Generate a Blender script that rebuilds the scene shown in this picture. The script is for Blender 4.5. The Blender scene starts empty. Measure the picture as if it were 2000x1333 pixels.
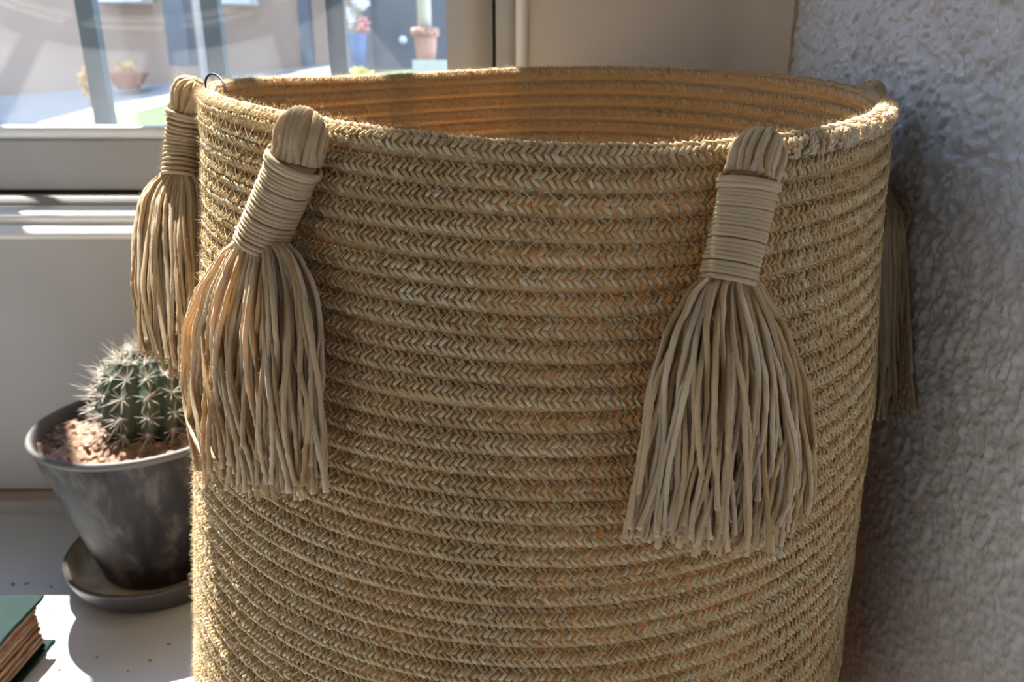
import bpy, math, random
import numpy as np
from math import sin, cos, pi, radians, sqrt

random.seed(7)
rng = np.random.default_rng(7)
S = bpy.context.scene
COL = S.collection

# ---------------------------------------------------------------- camera
F, PITCH = 1450.0, radians(18.5)
CP, SP = cos(PITCH), sin(PITCH)
cam_d = bpy.data.cameras.new('camera')
cam = bpy.data.objects.new('camera', cam_d)
COL.objects.link(cam)
cam.location = (0, 0, 0)
cam.rotation_euler = (pi / 2 - PITCH, 0, 0)
cam_d.sensor_width = 36.0
cam_d.lens = F / 2000 * 36.0
cam_d.clip_start = 0.01
cam_d.dof.use_dof = True
cam_d.dof.focus_distance = 0.29
cam_d.dof.aperture_fstop = 14.0
S.camera = cam

# ---------------------------------------------------------------- sky, sun, exposure
w = bpy.data.worlds.new('sky')
S.world = w
w.use_nodes = True
nt = w.node_tree
bg = nt.nodes['Background']
tc = nt.nodes.new('ShaderNodeTexCoord')
sp = nt.nodes.new('ShaderNodeSeparateXYZ')
rp = nt.nodes.new('ShaderNodeValToRGB')
nt.links.new(tc.outputs['Generated'], sp.inputs[0])
nt.links.new(sp.outputs['Z'], rp.inputs[0])
nt.links.new(rp.outputs[0], bg.inputs[0])
rp.color_ramp.elements[0].position = 0.0
rp.color_ramp.elements[0].color = (0.66, 0.80, 1.0, 1)
rp.color_ramp.elements[1].position = 0.9
rp.color_ramp.elements[1].color = (0.34, 0.55, 1.0, 1)
bg.inputs[1].default_value = 5.0

SUN_DIR = (0.277, -0.41, -1.0)          # the way the light travels
sun_d = bpy.data.lights.new('sun', 'SUN')
sun = bpy.data.objects.new('sun', sun_d)
COL.objects.link(sun)
sun_d.energy = 27.0
sun_d.color = (1.0, 0.96, 0.90)
sun_d.angle = radians(0.5)
from mathutils import Vector
sun.rotation_euler = Vector(SUN_DIR).to_track_quat('-Z', 'Y').to_euler()

# added fill lamp without a seen source, brightens right wall and basket front
room_d = bpy.data.lights.new('room_fill', 'AREA')
room = bpy.data.objects.new('room_fill', room_d)
COL.objects.link(room)
room_d.shape = 'RECTANGLE'
room_d.size, room_d.size_y = 1.2, 1.2
room_d.energy = 6.5
room_d.color = (1.0, 0.99, 0.97)
room.location = (-1.7, -1.3, 0.25)
room.rotation_euler = (Vector((0.2, 0.3, -0.25)) - Vector(room.location)).to_track_quat('-Z', 'Y').to_euler()

S.view_settings.view_transform = 'Standard'
S.view_settings.look = 'None'
S.view_settings.exposure = 0.0
S.view_settings.gamma = 1.0
S.view_settings.use_curve_mapping = False
try:
    S.cycles.max_bounces = 10
    S.cycles.diffuse_bounces = 6
    S.cycles.transparent_max_bounces = 16
except Exception:
    pass

# ---------------------------------------------------------------- pixel <-> point helpers
def ray(u, v):
    dx = (u - 1000) / F
    dy = (v - 666.5) / F
    return np.array([dx, CP - dy * SP, -SP - dy * CP])

def at(u, v, Y):
    d = ray(u, v)
    return d * (Y / d[1])

def hit_cyl(u, v, cx, cy, R):
    d = ray(u, v)
    A = d[0] ** 2 + d[1] ** 2
    B = -2 * (d[0] * cx + d[1] * cy)
    Cc = cx * cx + cy * cy - R * R
    D = max(B * B - 4 * A * Cc, 0.0)
    return d * ((-B - sqrt(D)) / (2 * A))

# ---------------------------------------------------------------- mesh helpers
class MB:
    """collects vertices, faces and a per-vertex tint"""
    def __init__(self):
        self.v, self.q, self.t, self.n, self.ng = [], [], [], 0, []
    def add(self, verts, quads=None, tint=0.5, ngons=None):
        verts = np.asarray(verts, float).reshape(-1, 3)
        if quads is not None and len(quads):
            self.q.append(np.asarray(quads, np.int64).reshape(-1, 4) + self.n)
        if ngons:
            for g in ngons:
                self.ng.append([i + self.n for i in g])
        self.v.append(verts)
        self.t.append(np.broadcast_to(np.asarray(tint, float), (len(verts),)).copy())
        self.n += len(verts)
    def box(self, x0, x1, y0, y1, z0, z1, tint=0.5):
        V = [(x0, y0, z0), (x1, y0, z0), (x1, y1, z0), (x0, y1, z0), (x0, y0, z1), (x1, y0, z1), (x1, y1, z1), (x0, y1, z1)]
        self.add(V, [(0, 3, 2, 1), (4, 5, 6, 7), (0, 1, 5, 4), (1, 2, 6, 5), (2, 3, 7, 6), (3, 0, 4, 7)], tint)
    def tubes(self, P, r, sides=6, tint=0.5, lobes=0, lobe_amp=0.0, twist=None, cap=True):
        """P: (m, n, 3) centre lines, r: (m, n) radii"""
        P = np.asarray(P, float)
        if P.ndim == 2:
            P = P[None]
        m, n, _ = P.shape
        r = np.broadcast_to(np.asarray(r, float), (m, n))
        T = np.gradient(P, axis=1)
        T /= np.linalg.norm(T, axis=2, keepdims=True) + 1e-12
        ref = np.zeros_like(T)
        mean = np.abs(T.mean(axis=1))
        ref[np.arange(m), :, np.argmin(mean, axis=1)] = 1.0
        A = np.cross(T, ref); A /= np.linalg.norm(A, axis=2, keepdims=True) + 1e-12
        B = np.cross(T, A)
        a = np.arange(sides) * 2 * pi / sides
        if lobes:
            tw = twist if twist is not None else np.zeros((m, n))
            rad = 1 + lobe_amp * np.cos(lobes * (a[None, None, :] + tw[:, :, None]))
        else:
            rad = np.ones((1, 1, sides))
        R = r[:, :, None] * rad
        V = P[:, :, None, :] + R[..., None] * (np.cos(a)[None, None, :, None] * A[:, :, None, :] + np.sin(a)[None, None, :, None] * B[:, :, None, :])
        base = (np.arange(m)[:, None, None] * n + np.arange(n - 1)[None, :, None]) * sides
        j = np.arange(sides)[None, None, :]
        j2 = (j + 1) % sides
        Q = np.stack([base + j, base + j2, base + sides + j2, base + sides + j], axis=-1).reshape(-1, 4)
        tt = np.broadcast_to(np.asarray(tint, float).reshape(-1, 1, 1) if np.ndim(tint) else tint, (m, n, sides)).reshape(-1)
        ng = None
        if cap and m <= 400:
            ng = []
            for i in range(m):
                ng.append([(i * n) * sides + k for k in range(sides)][::-1])
                ng.append([(i * n + n - 1) * sides + k for k in range(sides)])
        self.add(V.reshape(-1, 3), Q, tt, ng)
    def lathe(self, prof, cx, cy, seg=64, tint=0.5):
        """prof: list of (r, z) from one end to the other"""
        prof = np.asarray(prof, float)
        n = len(prof)
        a = np.arange(seg) * 2 * pi / seg
        V = np.zeros((n, seg, 3))
        V[:, :, 0] = cx + prof[:, 0:1] * np.cos(a)
        V[:, :, 1] = cy + prof[:, 0:1] * np.sin(a)
        V[:, :, 2] = prof[:, 1:2]
        i = np.arange(n - 1)[:, None]; j = np.arange(seg)[None, :]; j2 = (j + 1) % seg
        Q = np.stack([i * seg + j, i * seg + j2, (i + 1) * seg + j2, (i + 1) * seg + j], -1).reshape(-1, 4)
        self.add(V.reshape(-1, 3), Q, tint)
    def sweep_x(self, prof, x0, x1, tint=0.5):
        """a moulding: closed (y, z) profile swept along x"""
        n = len(prof)
        V = [(x0, y, z) for y, z in prof] + [(x1, y, z) for y, z in prof]
        Q = [(i, (i + 1) % n, n + (i + 1) % n, n + i) for i in range(n)]
        self.add(V, Q, tint, [list(range(n))[::-1], [n + i for i in range(n)]])
    def mesh(self, name, mat, smooth=True):
        me = bpy.data.meshes.new(name)
        V = np.concatenate(self.v) if self.v else np.zeros((0, 3))
        Q = np.concatenate(self.q) if self.q else np.zeros((0, 4), np.int64)
        loops = [Q.reshape(-1)]
        tot = [np.full(len(Q), 4, np.int64)]
        for g in self.ng:
            loops.append(np.array(g, np.int64)); tot.append(np.array([len(g)]))
        loops = np.concatenate(loops); tot = np.concatenate(tot)
        start = np.concatenate([[0], np.cumsum(tot)[:-1]])
        me.vertices.add(len(V)); me.vertices.foreach_set('co', V.astype(np.float32).reshape(-1))
        me.loops.add(len(loops)); me.loops.foreach_set('vertex_index', loops.astype(np.int32))
        me.polygons.add(len(tot)); me.polygons.foreach_set('loop_start', start.astype(np.int32))
        me.polygons.foreach_set('use_smooth', np.full(len(tot), smooth))
        at_ = me.attributes.new('tint', 'FLOAT', 'POINT')
        at_.data.foreach_set('value', np.concatenate(self.t).astype(np.float32))
        me.update(calc_edges=True)
        me.validate()
        if mat: me.materials.append(mat)
        return me

def link(name, me, parent=None, loc=None):
    o = bpy.data.objects.new(name, me)
    COL.objects.link(o)
    if parent is not None: o.parent = parent
    if loc is not None: o.location = loc
    return o

def obj(name, mb, mat, parent=None, smooth=True):
    """mesh in world coordinates; the parents here stand unrotated, so undo their place"""
    o = link(name, mb.mesh(name, mat, smooth), parent)
    if parent is not None:
        off = Vector((0, 0, 0)); p = parent
        while p is not None:
            off += p.location; p = p.parent
        o.location = -off
    return o

def empty(name, loc):
    o = bpy.data.objects.new(name, None)
    o.empty_display_size = 0.02
    o.location = loc
    COL.objects.link(o)
    return o

def sub_empty(name, parent):
    o = bpy.data.objects.new(name, None)
    o.empty_display_size = 0.01
    o.parent = parent
    COL.objects.link(o)
    return o

def tag(o, label=None, cat=None, group=None, kind=None):
    if label: o['label'] = label
    if cat: o['category'] = cat
    if group: o['group'] = group
    if kind: o['kind'] = kind
    return o

def shade_sharp(o, angle=40):
    try:
        o.data.set_sharp_from_angle(angle=radians(angle))
    except Exception:
        pass
    return o

# ---------------------------------------------------------------- materials
def mat_new(name):
    m = bpy.data.materials.new(name)
    m.use_nodes = True
    n = m.node_tree
    return m, n, n.nodes['Principled BSDF'], n.nodes['Material Output']

def ramp(n, stops):
    r = n.nodes.new('ShaderNodeValToRGB')
    el = r.color_ramp.elements
    while len(el) < len(stops): el.new(0.5)
    for e, (p, c) in zip(el, stops):
        e.position = p; e.color = (*c, 1)
    return r

def noise(n, scale, detail=4, rough=0.55, stretch=None):
    t = n.nodes.new('ShaderNodeTexCoord')
    x = n.nodes.new('ShaderNodeTexNoise')
    x.inputs['Scale'].default_value = scale
    x.inputs['Detail'].default_value = detail
    x.inputs['Roughness'].default_value = rough
    if stretch:
        mp = n.nodes.new('ShaderNodeMapping')
        mp.inputs['Scale'].default_value = stretch
        n.links.new(t.outputs['Object'], mp.inputs[0]); n.links.new(mp.outputs[0], x.inputs[0])
    else:
        n.links.new(t.outputs['Object'], x.inputs[0])
    return x

def bump(n, p, src, strength, dist):
    b = n.nodes.new('ShaderNodeBump')
    b.inputs['Strength'].default_value = strength
    b.inputs['Distance'].default_value = dist
    n.links.new(src, b.inputs['Height'])
    n.links.new(b.outputs[0], p.inputs['Normal'])
    return b

def paint(name, col, rough=0.5, var=0.06, scale=30, bscale=None, bstr=0.2, bdist=0.001, spec=0.5):
    m, n, p, o = mat_new(name)
    x = noise(n, scale)
    c = np.array(col)
    r = ramp(n, [(0.3, tuple(c * (1 - var))), (0.7, tuple(np.minimum(c * (1 + var), 1)))])
    n.links.new(x.outputs[0], r.inputs[0])
    n.links.new(r.outputs[0], p.inputs['Base Color'])
    p.inputs['Roughness'].default_value = rough
    p.inputs['Specular IOR Level'].default_value = spec
    if bscale:
        y = noise(n, bscale)
        bump(n, p, y.outputs[0], bstr, bdist)
    return m

def fibre(name, stops, trans_col, trans=0.22, fine=900, rough=0.9):
    """plant fibre: matt, a little light comes through"""
    m, n, p, o = mat_new(name)
    a = n.nodes.new('ShaderNodeAttribute'); a.attribute_name = 'tint'
    x = noise(n, fine, 3, 0.6)
    mx = n.nodes.new('ShaderNodeMath'); mx.operation = 'MULTIPLY_ADD'
    mx.inputs[1].default_value = 0.5; mx.inputs[2].default_value = -0.25
    n.links.new(x.outputs[0], mx.inputs[0])
    ad = n.nodes.new('ShaderNodeMath'); ad.operation = 'ADD'
    n.links.new(a.outputs['Fac'], ad.inputs[0]); n.links.new(mx.outputs[0], ad.inputs[1])
    r = ramp(n, stops)
    n.links.new(ad.outputs[0], r.inputs[0])
    n.links.new(r.outputs[0], p.inputs['Base Color'])
    p.inputs['Roughness'].default_value = rough
    p.inputs['Specular IOR Level'].default_value = 0.15
    y = noise(n, fine * 1.6, 2, 0.6)
    bump(n, p, y.outputs[0], 0.35, 0.0004)
    tr = n.nodes.new('ShaderNodeBsdfTranslucent')
    tr.inputs[0].default_value = (*trans_col, 1)
    mix = n.nodes.new('ShaderNodeMixShader')
    mix.inputs[0].default_value = trans
    n.links.new(p.outputs[0], mix.inputs[1]); n.links.new(tr.outputs[0], mix.inputs[2])
    n.links.new(mix.outputs[0], o.inputs[0])
    return m

M = {}
ROPE = [(0.0, (0.38, 0.265, 0.125)), (0.45, (0.57, 0.425, 0.245)), (0.75, (0.63, 0.525, 0.345)), (1.0, (0.69, 0.62, 0.48))]
M['rope'] = fibre('rope', ROPE, (0.85, 0.55, 0.22), 0.07)
M['rope_core'] = fibre('rope_core', ROPE, (0.95, 0.57, 0.21), 0.25)
M['yarn'] = fibre('yarn', [(0.0, (0.46, 0.31, 0.15)), (0.45, (0.62, 0.49, 0.31)), (1.0, (0.72, 0.64, 0.50))], (0.85, 0.52, 0.20), 0.28, 1100)
M['thread'] = fibre('thread', [(0.0, (0.50, 0.34, 0.15)), (1.0, (0.68, 0.52, 0.29))], (0.8, 0.5, 0.2), 0.1, 1500, 0.7)
M['fuzz'] = fibre('fuzz', [(0.0, (0.62, 0.49, 0.30)), (1.0, (0.78, 0.70, 0.55))], (0.9, 0.72, 0.45), 0.45, 500)
M['black_wire'] = paint('black_wire', (0.012, 0.012, 0.014), 0.45)
M['white_table'] = paint('white_table', (0.60, 0.615, 0.635), 0.34, 0.03, 12, 60, 0.12, 0.001)
M['panel_paint'] = paint('panel_paint', (0.39, 0.368, 0.345), 0.5, 0.03, 8, 90, 0.12, 0.0008)
M['frame_paint'] = paint('frame_paint', (0.40, 0.392, 0.378), 0.42, 0.03, 14, 70, 0.08, 0.0006)
M['frame_white'] = paint('frame_white', (0.78, 0.78, 0.77), 0.35, 0.02, 14)
M['beige_wall'] = paint('beige_wall', (0.63, 0.54, 0.45), 0.75, 0.04, 6, 120, 0.12, 0.001)
M['room_paint'] = paint('room_paint', (0.60, 0.57, 0.53), 0.85, 0.03, 3)
M['bare_plaster'] = paint('bare_plaster', (0.40, 0.29, 0.20), 0.9, 0.25, 60, 200, 0.5, 0.001)
M['dark_gap'] = paint('dark_gap', (0.05, 0.048, 0.045), 0.8)
M['brown_caulk'] = paint('brown_caulk', (0.27, 0.19, 0.14), 0.7, 0.15, 20)
M['floor_tile'] = paint('floor_tile', (0.42, 0.33, 0.26), 0.5, 0.1, 5)

def stucco():
    m, n, p, o = mat_new('stucco')
    x = noise(n, 45, 4, 0.6)
    r = ramp(n, [(0.3, (0.56, 0.575, 0.595)), (0.7, (0.67, 0.685, 0.70))])
    n.links.new(x.outputs[0], r.inputs[0]); n.links.new(r.outputs[0], p.inputs['Base Color'])
    p.inputs['Roughness'].default_value = 0.48
    p.inputs['Specular IOR Level'].default_value = 0.5
    y = noise(n, 420, 3, 0.6)
    bump(n, p, y.outputs[0], 0.35, 0.0012)
    return m
M['stucco'] = stucco()

def pot_glaze():
    m, n, p, o = mat_new('pot_glaze')
    p.inputs['Specular IOR Level'].default_value = 0.25
    x = noise(n, 38, 5, 0.6, (1.5, 1.5, 0.6))
    x.inputs['Distortion'].default_value = 0.25
    r = ramp(n, [(0.40, (0.012, 0.010, 0.0095)), (0.52, (0.026, 0.022, 0.020)), (0.66, (0.085, 0.072, 0.063))])
    n.links.new(x.outputs[0], r.inputs[0]); n.links.new(r.outputs[0], p.inputs['Base Color'])
    p.inputs['Roughness'].default_value = 0.5
    y = noise(n, 150, 3)
    bump(n, p, y.outputs[0], 0.15, 0.001)
    return m
M['pot_glaze'] = pot_glaze()
M['pot_inside'] = paint('pot_inside', (0.10, 0.09, 0.083), 0.6, 0.15, 40)
M['saucer_glaze'] = paint('saucer_glaze', (0.05, 0.043, 0.041), 0.5, 0.2, 30, 150, 0.1, 0.001)
M['saucer_pale'] = paint('saucer_pale', (0.62, 0.52, 0.38), 0.6, 0.35, 55, 120, 0.3, 0.001)  # inside of the saucer, paler than its outer glaze

def soil():
    m, n, p, o = mat_new('soil')
    x = noise(n, 220, 4, 0.65)
    r = ramp(n, [(0.3, (0.12, 0.065, 0.04)), (0.5, (0.27, 0.155, 0.10)), (0.68, (0.46, 0.31, 0.22))])
    n.links.new(x.outputs[0], r.inputs[0]); n.links.new(r.outputs[0], p.inputs['Base Color'])
    p.inputs['Roughness'].default_value = 0.95
    y = noise(n, 500, 3); bump(n, p, y.outputs[0], 0.6, 0.001)
    return m
M['soil'] = soil()
M['cactus_skin'] = paint('cactus_skin', (0.046, 0.064, 0.037), 0.5, 0.3, 70, 300, 0.2, 0.0006)
M['spine'] = paint('spine', (0.48, 0.42, 0.35), 0.6, 0.15, 200)
M['areole'] = paint('areole', (0.62, 0.58, 0.50), 0.95, 0.1, 500)
M['book_cloth'] = paint('book_cloth', (0.004, 0.016, 0.0135), 0.65, 0.15, 60, 1800, 0.25, 0.0003, 0.12)

def pages():
    m, n, p, o = mat_new('book_pages')
    x = noise(n, 30, 4, 0.65, (1, 3, 60))
    r = ramp(n, [(0.32, (0.10, 0.05, 0.028)), (0.5, (0.24, 0.13, 0.075)), (0.7, (0.40, 0.26, 0.16))])
    n.links.new(x.outputs[0], r.inputs[0]); n.links.new(r.outputs[0], p.inputs['Base Color'])
    p.inputs['Roughness'].default_value = 0.85
    bump(n, p, x.outputs[0], 0.5, 0.0015)
    return m
M['pages'] = pages()

def dusty_glass():
    """window glass with a film of dust that scatters sunlight"""
    m, n, p, o = mat_new('dusty_glass')
    n.nodes.remove(p)
    tr = n.nodes.new('ShaderNodeBsdfTransparent'); tr.inputs[0].default_value = (0.97, 0.985, 0.99, 1)
    tl = n.nodes.new('ShaderNodeBsdfTranslucent'); tl.inputs[0].default_value = (0.80, 0.88, 0.95, 1)
    gl = n.nodes.new('ShaderNodeBsdfGlossy'); gl.inputs['Roughness'].default_value = 0.02
    x = noise(n, 16, 6, 0.65)
    r = ramp(n, [(0.25, (0.004, 0.004, 0.004)), (0.8, (0.019, 0.019, 0.019))])
    n.links.new(x.outputs[0], r.inputs[0])
    mx = n.nodes.new('ShaderNodeMixShader')
    n.links.new(r.outputs[0], mx.inputs[0]); n.links.new(tr.outputs[0], mx.inputs[1]); n.links.new(tl.outputs[0], mx.inputs[2])
    m2 = n.nodes.new('ShaderNodeMixShader'); m2.inputs[0].default_value = 0.04
    n.links.new(mx.outputs[0], m2.inputs[1]); n.links.new(gl.outputs[0], m2.inputs[2])
    n.links.new(m2.outputs[0], o.inputs[0])
    return m
M['glass'] = dusty_glass()
M['bar_paint'] = paint('bar_paint', (0.02, 0.045, 0.07), 0.5)
M['far_wall'] = paint('far_wall', (0.34, 0.235, 0.165), 0.9, 0.08, 1.5, 25, 0.2, 0.01)
M['far_white'] = paint('far_white', (0.62, 0.61, 0.58), 0.7)
M['paving'] = paint('paving', (0.25, 0.225, 0.20), 0.85, 0.1, 4)
M['kerb'] = paint('kerb', (0.20, 0.175, 0.14), 0.85, 0.06, 6)
M['grass'] = paint('grass', (0.055, 0.11, 0.025), 0.9, 0.3, 60)
M['terracotta'] = paint('terracotta', (0.34, 0.13, 0.075), 0.85, 0.12, 15)
M['pale_terracotta'] = paint('pale_terracotta', (0.42, 0.22, 0.16), 0.85, 0.12, 15)
M['dry_plant'] = paint('dry_plant', (0.62, 0.38, 0.15), 0.9, 0.3, 40)
M['leaf'] = paint('leaf', (0.16, 0.34, 0.10), 0.8, 0.35, 30)
M['white_bark'] = paint('white_bark', (0.5, 0.48, 0.42), 0.85, 0.08, 20)
M['gate_paint'] = paint('gate_paint', (0.07, 0.08, 0.088), 0.6, 0.1, 6)
M['post_paint'] = paint('post_paint', (0.085, 0.10, 0.115), 0.6, 0.1, 6)
M['blue_glaze'] = paint('blue_glaze', (0.07, 0.15, 0.30), 0.4, 0.15, 12)
M['pink_petal'] = paint('pink_petal', (0.80, 0.34, 0.30), 0.8, 0.2, 30)
M['white_petal'] = paint('white_petal', (0.85, 0.83, 0.80), 0.8, 0.06, 30)
M['yellow_leaf'] = paint('yellow_leaf', (0.62, 0.62, 0.16), 0.85, 0.2, 30)

# ================================================================ SETTING
TZ = -0.395          # table top
WX = 0.219           # right wall
GY = 0.69            # glass plane
WTOP = 2.0           # head of the window
TRZ = 1.0915           # underside of the transom across the panes

def structure(name, mb, mat, parent=None, smooth=False, label=None):
    o = obj(name, mb, mat, parent, smooth)
    if parent is None:
        o['kind'] = 'structure'
        if label: o['label'] = label
    return o

# ---- the room
m = MB(); m.box(-2.2, WX + 0.1, -2.9, 0.95, -1.2, -1.15)
structure('floor', m, M['floor_tile'], label='tiled floor of the room below the white table')
m = MB(); m.box(-2.2, WX + 0.1, -2.9, 0.95, 2.25, 2.3)
structure('ceiling', m, M['room_paint'], label='plain painted ceiling of the room')
m = MB(); m.box(-2.3, -2.2, -2.9, 0.95, -1.2, 2.3)
structure('wall_left', m, M['room_paint'], label='plain painted side wall far left of the window')
m = MB()
m.box(-2.2, WX + 0.1, -2.95, -2.9, -1.2, 2.3)
structure('wall_back', m, M['room_paint'], label='plain painted wall behind the photographer')

# ---- window wall: panel below the sill, masonry beside and above
m = MB()
m.box(-2.2, 0.012, 0.65, 0.95, -1.15, -0.118)
structure('wall_window', m, M['panel_paint'], label='grey painted panel below the window beside the cactus')
m = MB()
m.box(-2.2, -1.52, 0.65, 0.95, -0.118, 2.25)
m.box(-1.52, 0.012, 0.65, 0.95, WTOP, 2.25)
structure('wall_masonry', m, M['panel_paint'], label='painted wall around the window opening')
m = MB()
# beige flat wall right of the window, rounded into the right wall
prof = [(0.0135, 0.662), (0.178, 0.662)]
for i in range(1, 9):
    a = i / 8 * pi / 2
    prof.append((0.178 + 0.04 * sin(a), 0.662 - 0.04 * (1 - cos(a))))
prof += [(WX, 0.60)]
V = []
for x, y in prof: V += [(x, y, -1.15), (x, y, 2.25)]
n_ = len(prof)
V += [(WX + 0.002, 0.95, -1.15), (WX + 0.002, 0.95, 2.25), (0.0135, 0.95, -1.15), (0.0135, 0.95, 2.25)]
Q = [(2 * i, 2 * i + 2, 2 * i + 3, 2 * i + 1) for i in range(n_ + 1)] + [(2 * n_ + 2, 0, 1, 2 * n_ + 3)]
m.add(V, Q)
structure('wall_corner', m, M['beige_wall'], smooth=True, label='smooth beige wall between window frame and rough plaster wall')

# brown caulk line where the panel meets the table
m = MB()
m.sweep_x([(0.651, TZ), (0.641, TZ), (0.641, TZ + 0.012), (0.645, TZ + 0.016), (0.651, TZ + 0.016)], -2.2, 0.012)
structure('baseboard_window', m, M['panel_paint'], label='low painted strip where the window panel meets the table')
m = MB()
m.sweep_x([(0.651, TZ + 0.016), (0.6425, TZ + 0.016), (0.6425, TZ + 0.0235), (0.651, TZ + 0.0235)], -2.2, 0.012)
structure('trim_1', m, M['brown_caulk'], label='thin brown joint above the low painted strip')

# ---- right wall with rough-cast plaster
def vnoise(Yv, Zv, cell, seed, aspect=1.0):
    r = np.random.default_rng(seed)
    G = r.random((256, 256))
    a = Yv / cell; b = Zv / (cell * aspect)
    i = np.floor(a).astype(int); j = np.floor(b).astype(int)
    fa = a - i; fb = b - j
    fa = fa * fa * (3 - 2 * fa); fb = fb * fb * (3 - 2 * fb)
    g = lambda p, q: G[p % 256, q % 256]
    return (g(i, j) * (1 - fa) + g(i + 1, j) * fa) * (1 - fb) + (g(i, j + 1) * (1 - fa) + g(i + 1, j + 1) * fa) * fb

y0, y1, z0, z1 = 0.20, 0.622, TZ + 0.001, 0.16
ny, nz = 460, 560
yy, zz = np.meshgrid(np.linspace(y0, y1, ny), np.linspace(z0, z1, nz), indexing='ij')
big = vnoise(yy, zz, 0.030, 1)
a1 = vnoise(yy + 0.3 * zz, zz, 0.0040, 2)
a2 = vnoise(yy, zz, 0.0023, 3)
a3 = vnoise(yy, zz, 0.009, 4)
lump = np.clip((0.60 * a1 + 0.42 * a2 + 0.14 * a3 - 0.42) / 0.40, 0, 1)
lump = lump * lump * (3 - 2 * lump)
pit = np.clip((vnoise(yy, zz, 0.0036, 5) * 0.7 + a2 * 0.3 - 0.70) / 0.15, 0, 1)
rough = np.clip((zz + 0.33) / 0.20, 0.35, 1.0)
h = (0.0023 * lump * rough - 0.0016 * pit * rough + 0.0014 * big)
edge = np.minimum(np.minimum((yy - y0) / 0.01, (y1 - yy) / 0.01), np.minimum((z1 - zz) / 0.01, 1.0))
h *= np.clip(edge, 0, 1)
V = np.stack([WX - h, yy, zz], -1).reshape(-1, 3)
i = np.arange(ny - 1)[:, None] * nz; j = np.arange(nz - 1)[None, :]
Q = np.stack([i + j, i + j + 1, i + nz + j + 1, i + nz + j], -1).reshape(-1, 4)
m = MB(); m.add(V, Q)
m.box(WX, WX + 0.1, -2.9, y0, -1.2, 2.3)
m.box(WX + 0.001, WX + 0.1, y0, 0.60, -1.2, TZ + 0.001)
m.box(WX, WX + 0.1, y0, 0.622, z1, 2.3)
m.box(WX + 0.004, WX + 0.1, y0, 0.622, -1.2, 2.3)
structure('wall_right', m, M['stucco'], smooth=True, label='rough white plaster wall right of the basket')
shade_sharp(COL.objects['wall_right'], 60)
# bare brown edge where the plaster stops at the corner
m = MB()
zs = np.linspace(TZ, 2.2, 120)
ww = 0.006 + 0.004 * rng.random(120)
V = []
for k, z in enumerate(zs):
    V += [(WX - 0.0008, 0.622 - ww[k], z), (WX - 0.0035, 0.622 - ww[k] * 0.5, z), (WX - 0.0008, 0.626, z), (WX + 0.004, 0.622, z)]
Q = []
for k in range(119):
    for e in range(4):
        Q.append((4 * k + e, 4 * k + (e + 1) % 4, 4 * k + 4 + (e + 1) % 4, 4 * k + 4 + e))
m.add(V, Q)
structure('trim_2', m, M['bare_plaster'], smooth=True, label='bare brown plaster edge down the corner of the right wall')

# ---- window
win = empty('window_1', (-0.3, 0.67, -0.08))
tag(win, 'painted window with dusty panes above the cactus', kind='structure')
X0, X1 = -1.52, 0.012
def rounded(y_front, y_back, zlo, zhi, r=0.004):
    p = []
    for k in range(5):
        a = k / 4 * pi / 2
        p.append((y_front + r - r * cos(a), zlo + r - r * sin(a)))
    p = p[::-1]
    for k in range(5):
        a = k / 4 * pi / 2
        p.append((y_front + r - r * cos(a), zhi - r + r * sin(a)))
    p += [(y_back, zhi), (y_back, zlo)]
    return p
# fixed frame under the casement, two projecting beads
m = MB(); m.sweep_x([(0.80, -0.0875), (0.80, -0.100), (0.650, -0.100), (0.668, -0.0965), (0.671, -0.0940), (0.672, -0.0875)], X0, X1); obj('sill_frame', m, M['frame_paint'], win)
m = MB(); m.sweep_x([(0.70, -0.0955), (0.672, -0.0955), (0.646, -0.0975), (0.6415, -0.1000), (0.6405, -0.1030), (0.6425, -0.1085), (0.70, -0.1085)], X0, X1); obj('sill_bead', m, M['frame_white'], win, True)
m = MB(); m.sweep_x([(0.70, -0.1070), (0.642, -0.1075), (0.6345, -0.1105), (0.6300, -0.1150), (0.6295, -0.1175), (0.632, -0.1190), (0.70, -0.1190)], X0, X1); obj('sill_bead', m, M['frame_white'], win, True)
m = MB(); m.box(X0, X1, 0.69, 0.80, -0.0875, -0.0825); obj('shadow_gap', m, M['dark_gap'], win)
# casements: rails, stiles, glazing bead, pane
def casement(xa, xb, sa, sb):
    m = MB(); m.sweep_x(rounded(0.672, 0.715, -0.0825, -0.0385, 0.0025), xa, xb); obj('bottom_rail', m, M['frame_paint'], win)
    m = MB(); m.box(xa, xb, 0.672, 0.715, WTOP - 0.06, WTOP); obj('top_rail', m, M['frame_paint'], win)
    m = MB()
    m.sweep_x([(0.6745, -0.0385), (0.6745, -0.0290), (0.6760, -0.0278), (0.70, -0.0276), (0.70, -0.0385)], xa + sa, xb - sb)
    obj('glazing_bead', m, M['frame_white'], win)  # white colour stands in for the sky sheen on the bead
    for x0_, x1_ in ((xa, xa + sa), (xb - sb, xb)):
        m = MB(); m.box(x0_, x1_, 0.672, 0.715, -0.0385, WTOP - 0.06); obj('stile', m, M['frame_paint'], win)
    m = MB(); m.box(xa + sa, xb - sb, 0.676, 0.712, TRZ, TRZ + 0.055); obj('transom', m, M['frame_paint'], win)
    for za, zb in ((-0.0275, TRZ), (TRZ + 0.055, WTOP - 0.06)):
        m = MB(); m.box(xa + sa, xb - sb, GY, GY + 0.004, za, zb); obj('pane', m, M['glass'], win)
casement(-0.800, -0.0165, 0.035, 0.0385)
casement(-1.50, -0.803, 0.04, 0.035)
m = MB(); m.box(-0.0165, -0.0135, 0.685, 0.80, -0.0825, WTOP); obj('shadow_gap', m, M['dark_gap'], win)
m = MB()
m.box(-0.0135, 0.005, 0.668, 0.80, -0.0875, WTOP)
obj('side_frame', m, M['frame_paint'], win)
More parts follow.
